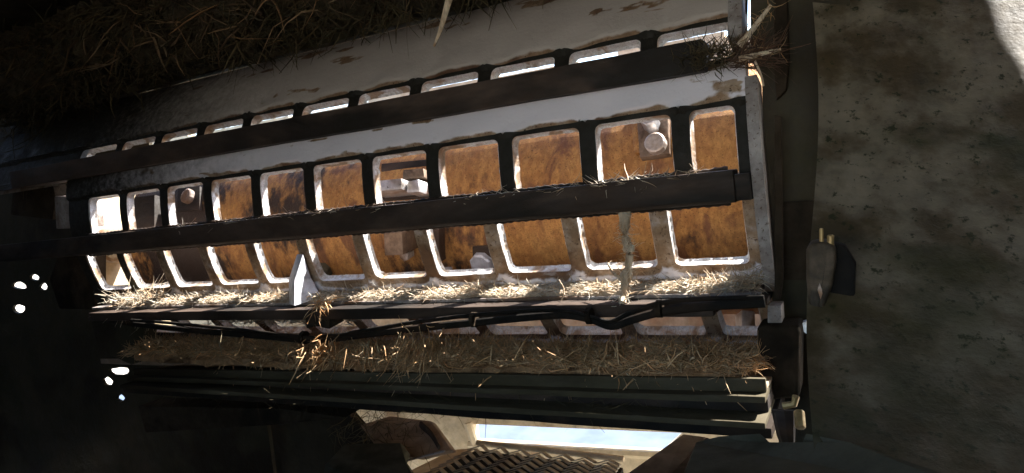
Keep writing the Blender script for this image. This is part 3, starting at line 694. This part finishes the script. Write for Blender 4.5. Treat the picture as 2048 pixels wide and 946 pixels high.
# walkway of expanded metal: raised chevron strips
ym0, ym1 = 0.98, 1.20
mw = empty('expanded_mesh_panel', at(1060, 930, Y=1.1), 'raised chevron expanded metal panel at the bottom centre', 'mesh panel')
A0, A1 = at(950, 892, Y=1.25), at(1245, 926, Y=1.25); B0 = at(780, 985, Y=1.0); B1 = at(1200, 1000, Y=1.0)
bm = bmesh.new(); dz = Vector((0, 0, -.010)); prism(bm, [A0 + dz, A1 + dz, B1 + dz, B0 + dz], (0, 0, -.012))
put('backing_sheet', bm, 'rubber_black', mw)
e_x = (A1 - A0); rows_n, cols_n = 11, 7
cm = None
for i in range(rows_n):
    for j in range(cols_n):
        f = (i + 0.5) / rows_n; g0 = (j + 0.08) / cols_n; g1 = (j + 1.02) / cols_n
        def pt(g_, f_):
            return A0.lerp(A1, g_).lerp(B0.lerp(B1, g_), f_)
        l, mid_, rr = pt(g0, f + .03), pt(g0 * .55 + g1 * .45, f - .04), pt(g1, f + .03)
        fw = (pt(0.5, 1) - pt(.5, 0)).normalized()
        bm = bmesh.new()
        ring = []
        for p, hh in ((l, .000), (mid_, .0045), (rr, .000)):
            ring.append([bm.verts.new(p + Vector((0, 0, hh + .002))), bm.verts.new(p + fw * .013 + Vector((0, 0, hh + .0045))), bm.verts.new(p + fw * .0145 + Vector((0, 0, hh + .002))), bm.verts.new(p + fw * .002 + Vector((0, 0, hh)))])
        for a, b in zip(ring, ring[1:]):
            for k in range(4): bm.faces.new((a[k], a[(k + 1) % 4], b[(k + 1) % 4], b[k]))
        bm.faces.new(ring[0]); bm.faces.new(list(reversed(ring[-1])))
        put('mesh_strand', bm, 'mesh_steel', mw)
bm = bmesh.new(); tube(bm, [A0 + Vector((0, .01, .004)), A1 + Vector((0, .01, .004))], .006, 6); put('frame_edge', bm, 'cream_paint', mw)
bm = bmesh.new(); prism(bm, [at(905, 900, Y=1.26), at(948, 896, Y=1.26), at(800, 1000, Y=1.0), at(700, 1000, Y=1.0)], (0, 0, -.01)); put('side_rail', bm, 'cream_paint', mw)

bk = empty('apron_plate', at(350, 900, Y=1.08), 'very dark apron plate filling the bottom left below the girder', 'apron plate')
bm = bmesh.new(); pix_plate(bm, [(-400, 815), (262, 815), (700, 830), (770, 915), (700, 1100), (-400, 1100)], 1.08, 0.02); put('plate', bm, 'dark_housing_steel', bk)
bp_ = empty('blue_panel', (-1.5, 4.5, -1.42), 'pale blue sheet lying outside, seen bright through the low opening', 'panel')
bm = bmesh.new(); prism(bm, [(-6, 2.2, -1.40), (1.5, 2.2, -1.40), (1.5, 9, -1.40), (-6, 9, -1.40)], (0, 0, -.015)); put('sheet', bm, 'pale_blue_paint', bp_)

# ------------------------------------------------------------------ left side: end parts of the frame
lf = empty('end_frame', at(120, 520, Y=.86), 'dark rusty end frame holding the far left ends of the screens', 'frame')
bm = bmesh.new(); pix_plate(bm, [(108, 392), (176, 398), (182, 455), (112, 458)], 0.86, 0.03); bevel(bm, .003); put('end_block', bm, 'grey_flange_steel', lf, smooth=30)
bm = bmesh.new(); pix_plate(bm, [(30, 330), (100, 345), (112, 400), (104, 440), (20, 430)], 0.90, 0.03); bevel(bm, .004); put('corner_plate', bm, 'dark_brown_steel', lf, smooth=30)
bm = bmesh.new(); pix_plate(bm, [(118, 500), (186, 510), (186, 560), (190, 620), (118, 618), (98, 560)], 0.88, 0.03); bevel(bm, .004); put('lower_block', bm, 'dark_brown_steel', lf, smooth=30)
bm = bmesh.new(); pix_plate(bm, [(180, 640), (290, 655), (275, 722), (262, 730), (196, 700)], 0.84, 0.03); bevel(bm, .003); put('brace', bm, 'dark_housing_steel', lf)
bm = bmesh.new(); pix_plate(bm, [(275, 812), (560, 817), (690, 835), (560, 850), (290, 866)], 0.78, 0.05); bevel(bm, .003); put('cross_plate', bm, 'dark_brown_steel', lf)

# ------------------------------------------------------------------ top beam holding straw
tbm = empty('top_beam', (-0.8, 0.9, 0.27), 'dark beam at the top left packed with shredded straw', 'beam')
bm = bmesh.new(); beam_x(bm, [(0.925, 0.278), (0.925, 0.437), (1.0, 0.437), (1.0, 0.290)], -0.112, -1.9, 40, .001, 31); put('beam', bm, 'dark_housing_steel', tbm)

# ------------------------------------------------------------------ shredded wood
def rv(n, s): return rng.normal(size=(n, 3)) * np.array(s)
def band(n, x0, x1, y, z, sy, sz):
    x = rng.uniform(x0, x1, n); return np.stack([x, y + rng.normal(size=n) * sy, z + rng.normal(size=n) * sz], 1)
# pale litter on the ledge under the lower openings
heap('packed_straw', -0.116, -1.37, [(0.826, -0.1515), (0.828, -0.147), (0.845, -0.143), (0.862, -0.1405), (0.876, -0.141), (0.878, -0.1515)], 'pale_debris', 'pale packed straw crumbs bedded on the bright ledge', amp=.0022, seed=3.3)
n = 7000; pos = band(n, -1.36, -0.118, 0.845, -0.1475, 0.014, 0.0012)
thick = np.array([0.5 + 0.8 * noise.noise(Vector((x * 8, 2, 2))) for x in pos[:, 0]])
pos[:, 1] = np.clip(pos[:, 1], 0.824, 0.872); pos[:, 2] = -0.148 + (pos[:, 1] - .824) * .20 + rng.uniform(0, 1, n) * 0.006 * np.clip(thick, 0, 2)
fibres('straw_litter', pos, rv(n, (1, .5, .20)) + np.array([0, 0, .02]), rng.uniform(.004, .020, n), rng.uniform(.0004, .0012, n), 'fibre_pale', 'pale chopped straw lying along the bright ledge under the lower openings', curl=.3, dark=(.6, 1.2))
n = 700; pos = band(n, -0.20, -0.115, 0.845, -0.146, 0.012, 0.003); pos[:, 2] += np.clip((pos[:, 0] + .15) * .5, 0, 1) * rng.uniform(0, 1, n)
fibres('straw_litter', pos, rv(n, (1, .5, .6)), rng.uniform(.006, .025, n), rng.uniform(.0004, .001, n), 'fibre_pale', 'heap of pale straw in the right hand corner of the bright ledge', curl=.3)
n = 500; pos = band(n, -1.35, -1.22, 0.85, -0.14, 0.012, 0.008)
fibres('straw_litter', pos, rv(n, (1, .4, .3)) + np.array([.5, 0, -.2]), rng.uniform(.015, .06, n), rng.uniform(.0006, .0014, n), 'fibre_pale', 'pale matted straw at the far left end of the bright ledge', curl=.4)
# thin litter on the middle bar
n = 520; pos = band(n, -1.1, -0.16, 0.817, -0.0092, 0.008, 0.0006)
keep = np.array([noise.noise(Vector((x * 12, 7, 1))) > -0.12 for x in pos[:, 0]]); pos = pos[keep]; n = len(pos)
fibres('straw_litter', pos, rv(n, (1, .4, .12)) + np.array([0, 0, .03]), rng.uniform(.006, .03, n), rng.uniform(.0004, .0010, n), 'fibre_pale', 'thin line of straw litter lying on top of the middle bar', curl=.25)
n = 130; pos = band(n, -0.34, -0.18, 0.815, -0.009, 0.006, 0.0015)
fibres('straw_litter', pos, rv(n, (1, .4, .3)), rng.uniform(.008, .03, n), rng.uniform(.0006, .0013, n), 'fibre_pale', 'brighter straw tuft at the right end of the middle bar', curl=.3)
# dense bed on the lower ledge
def gz(x): return (x + 0.11) * 0.022
heap('packed_wood_debris', -0.115, -1.22, [(0.758, -0.240), (0.758, -0.232), (0.78, -0.226), (0.82, -0.226), (0.87, -0.236), (0.90, -0.252), (0.90, -0.262), (0.8, -0.25)], 'packed_debris', 'packed brown shredded wood bed on the lower ledge', amp=.006)
n = 38000; xs = rng.uniform(-1.22, -0.115, n); f = rng.uniform(0, 1, n)
y = 0.762 + f * 0.115; z = -0.226 + 0.012 * np.sin(f * PI) - 0.012 * f + rng.normal(size=n) * .0025 + gz(xs) * .0
clump = np.array([noise.noise(Vector((x * 7, 4, 8))) for x in xs]); z += np.clip(clump, 0, 1) * .014
fibres('shredded_wood', np.stack([xs, y, z], 1), rv(n, (1, .5, .24)) + np.array([0, -.1, .0]), rng.uniform(.004, .022, n), rng.uniform(.0004, .0012, n), 'fibre', 'matted brown shredded wood fibres covering the lower ledge', curl=.45)
n = 260; xs = rng.uniform(-1.0, -0.12, n)
fibres('shredded_wood', np.stack([xs, np.full(n, .762), -.229 + rng.normal(size=n) * .004], 1), rv(n, (.8, .25, .8)) + np.array([0, -.2, -.3]), rng.uniform(.015, .05, n), rng.uniform(.0008, .002, n), 'fibre', 'longer loose splinters lying over the lower ledge', curl=.3)
n = 1500; xs = rng.uniform(-1.2, -0.118, n); f = rng.uniform(0, 1, n)
fibres('wood_chips', np.stack([xs, 0.760 + f * .10, -.222 + .010 * np.sin(f * PI) - .010 * f + rng.normal(size=n) * .003], 1), rv(n, (1, .6, .35)), rng.uniform(.006, .018, n), rng.uniform(.0012, .0032, n), 'fibre', 'flat torn wood chips scattered over the lower ledge', curl=.2, thin=.18, dark=(.5, 1.1))
n = 700; pos = band(n, -1.34, -0.12, 0.845, -0.1415, 0.012, 0.0015)
fibres('wood_chips', pos, rv(n, (1, .6, .2)), rng.uniform(.004, .013, n), rng.uniform(.001, .0026, n), 'fibre_pale', 'flat pale chips scattered over the bright ledge', curl=.2, thin=.18)
# hanging tufts over the lip
def tuft(u, v, Y, n, dirv, spread, L, W, m, label, pr=.008, curl=.35, droop=.2, name='fibre_tuft', cat='wood tuft', kind=None, pz=None, dark=(0.55, 1.25)):
    c = at(u, v, Y=Y); pos = np.array(c) + rng.normal(size=(n, 3)) * np.array([pr, pr * .5, pz or pr * .6])
    return fibres(name, pos, rv(n, (spread, spread, spread)) + np.array(dirv), rng.uniform(L * .35, L, n), rng.uniform(W * .4, W, n), m, label, kind=kind, cat=cat, curl=curl, droop=droop, dark=dark)
tuft(845, 700, .772, 420, (-.1, -.25, -1), .45, .040, .0014, 'fibre', 'thick splayed tuft of shredded wood hanging over the centre of the lower ledge', pr=.022)
tuft(735, 695, .768, 90, (.3, -.2, -1), .22, .042, .0018, 'fibre', 'fan of long splinters hanging between the two middle tufts of the lower ledge', pr=.012)
tuft(655, 700, .772, 200, (-.35, -.2, -.9), .42, .040, .0018, 'fibre', 'loose splinter tuft hanging left of the middle of the lower ledge', pr=.022)
tuft(640, 612, .80, 90, (.45, -.3, -.55), .55, .032, .0015, 'fibre', 'small splinter tuft caught below the wedge tooth', pr=.008)
heap('debris_clod', at(620, 640, Y=.80).x, at(670, 640, Y=.80).x, [(0.79, at(645, 650, Y=.8).z), (.79, at(645, 625, Y=.8).z), (.81, at(645, 620, Y=.8).z), (.82, at(645, 650, Y=.8).z)], 'packed_debris_dark', 'dark clod of debris stuck below the wedge tooth', seg=30, amp=.004, kind=None)['category'] = 'debris clod'
# fine litter in girder recess
n = 700; pos = band(n, -1.1, -0.2, 0.742, -0.268, 0.006, 0.002); pos[:, 2] += (pos[:, 0] + .11) * .022
fibres('shredded_wood', pos, rv(n, (1, .2, .15)), rng.uniform(.01, .04, n), rng.uniform(.0003, .0008, n), 'fibre_dark', 'thin brown fibres caught in the recess of the girder', curl=.3)
# flaky bed behind the strap
n = 900; a0, a1 = at(420, 655, Y=.86).x, at(720, 655, Y=.86).x; pos = band(n, a0, a1, 0.865, -0.186, 0.010, 0.004)
fibres('straw_litter', pos, rv(n, (1, .5, .2)), rng.uniform(.005, .02, n), rng.uniform(.0006, .0016, n), 'fibre_pale', 'pale flaky crumbs behind the sagging strap', curl=.3)
# top straw
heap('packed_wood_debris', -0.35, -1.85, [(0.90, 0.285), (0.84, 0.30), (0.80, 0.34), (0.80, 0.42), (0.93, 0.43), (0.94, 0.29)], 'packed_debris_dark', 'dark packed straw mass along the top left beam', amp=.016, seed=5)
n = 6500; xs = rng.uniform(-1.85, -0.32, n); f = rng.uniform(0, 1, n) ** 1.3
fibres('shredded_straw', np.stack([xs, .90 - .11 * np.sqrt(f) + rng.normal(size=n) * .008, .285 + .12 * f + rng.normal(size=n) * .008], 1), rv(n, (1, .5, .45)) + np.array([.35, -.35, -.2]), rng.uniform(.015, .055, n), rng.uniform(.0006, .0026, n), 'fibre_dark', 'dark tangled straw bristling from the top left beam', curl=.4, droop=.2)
n = 110; xs = rng.uniform(-1.3, -0.5, n)
fibres('shredded_straw', np.stack([xs, rng.uniform(.79, .82, n), rng.uniform(.29, .37, n)], 1), rv(n, (1, .3, .25)) + np.array([.4, -.2, -.1]), rng.uniform(.03, .085, n), rng.uniform(.0014, .0038, n), 'fibre', 'longer paler straws in the dark mass at the top left', curl=.35, droop=.2, dark=(.12, .4))
# left hanging dark clump
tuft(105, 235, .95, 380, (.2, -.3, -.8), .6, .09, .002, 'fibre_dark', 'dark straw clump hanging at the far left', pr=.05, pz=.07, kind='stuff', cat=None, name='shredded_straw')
# tuft at upper right corner
tuft(1488, 112, .80, 150, (.9, -.2, .10), .36, .048, .0013, 'dark_fibre_red', 'reddish tuft of frayed fibres sticking out at the top right screen corner', pr=.010, droop=.0, dark=(.4, .9))
tuft(1428, 110, .815, 300, (.2, -.1, .25), .6, .03, .0012, 'fibre_dark', 'dark mossy clump on the right end of the top bar', pr=.018, pz=.006, droop=.0)
# single sticks
def twig(pxs, Y, rad, label, nf, fl, m='fibre', dark=(.6, 1.2)):
    P = spline([at(u, v, Y=Y + dy) for u, v, dy in pxs], 6); o = empty('shredded_twig', P[0], label, 'twig')
    bm = bmesh.new(); tube(bm, P, rad, 8, .7); b = put('twig_body', bm, 'twig_wood', o, smooth=50)
    if nf:
        idx = rng.integers(0, len(P), nf); pos = np.array([P[i] for i in idx]) + rng.normal(size=(nf, 3)) * .003
        fibres('frayed_fibre', pos, rv(nf, (.7, .5, .8)), rng.uniform(.3 * fl, fl, nf), rng.uniform(.0003, .0009, nf), m, None, kind='stuff', parent=o, dark=dark)
    return o
mat('twig_wood', (0.86, 0.74, 0.56), (0.76, 0.60, 0.42), (0.50, 0.35, 0.22), 90, (0.7, 0.95), 0.0, 1.0, stretch=(1, 1, .3), dist=.002)
twig([(1250, 420, .018), (1250, 470, .016), (1259, 510, .015), (1251, 560, .014), (1245, 606, -.004)], .797, lambda t: .0062 + .0018 * math.sin(t * 19) + .0012 * math.sin(t * 47), 'frayed pale twig hanging upright from the middle bar down to the ledge', 330, .016, 'fibre_pale', dark=(1.0, 1.45))
twig([(1216, 528, .03), (1226, 545, .01), (1240, 556, 0)], .80, .002, 'short bright splinter leaning against the upright frayed twig', 20, .012, 'fibre_pale')
twig([(906, -30, 0), (892, 20, 0), (880, 62, 0), (868, 92, .01)], .84, lambda t: .0058 * (1 - .75 * t) + .0006, 'pale split twig hanging from the top edge in front of the upper screen', 0, .01)
twig([(1562, 98, 0), (1520, 108, 0), (1478, 118, .0)], .79, lambda t: .0016 + .0018 * t, 'broken reddish twig pointing right from the top right fibre tuft', 30, .02, dark=(.4, .8))
twig([(1542, 10, 0), (1512, 50, 0), (1478, 92, 0)], .79, lambda t: .0018 + .0022 * t, 'forked reddish twig rising right from the top right fibre tuft', 30, .02, dark=(.4, .8))
twig([(1510, 122, 0), (1522, 150, 0), (1527, 172, 0)], .79, .0011, 'thin curved stem hanging below the top right fibre tuft', 0, .01)
twig([(1118, 560, .0), (1128, 580, -.01), (1122, 602, -.014)], .81, .001, 'thin bent straw hanging over the ledge left of the upright twig', 0, .01)
# debris on deflector
tuft(770, 862, 1.0, 260, (.2, -.4, .1), .7, .05, .0011, 'fibre_dark', 'dark curly straw lying on the brown deflector plate', pr=.05, pz=.02, kind='stuff', cat=None, name='shredded_straw', curl=.7, dark=(.8, 2.2))
print('objects', len(bpy.data.objects), 'faces', sum(len(o.data.polygons) for o in bpy.data.objects if o.type == 'MESH'))
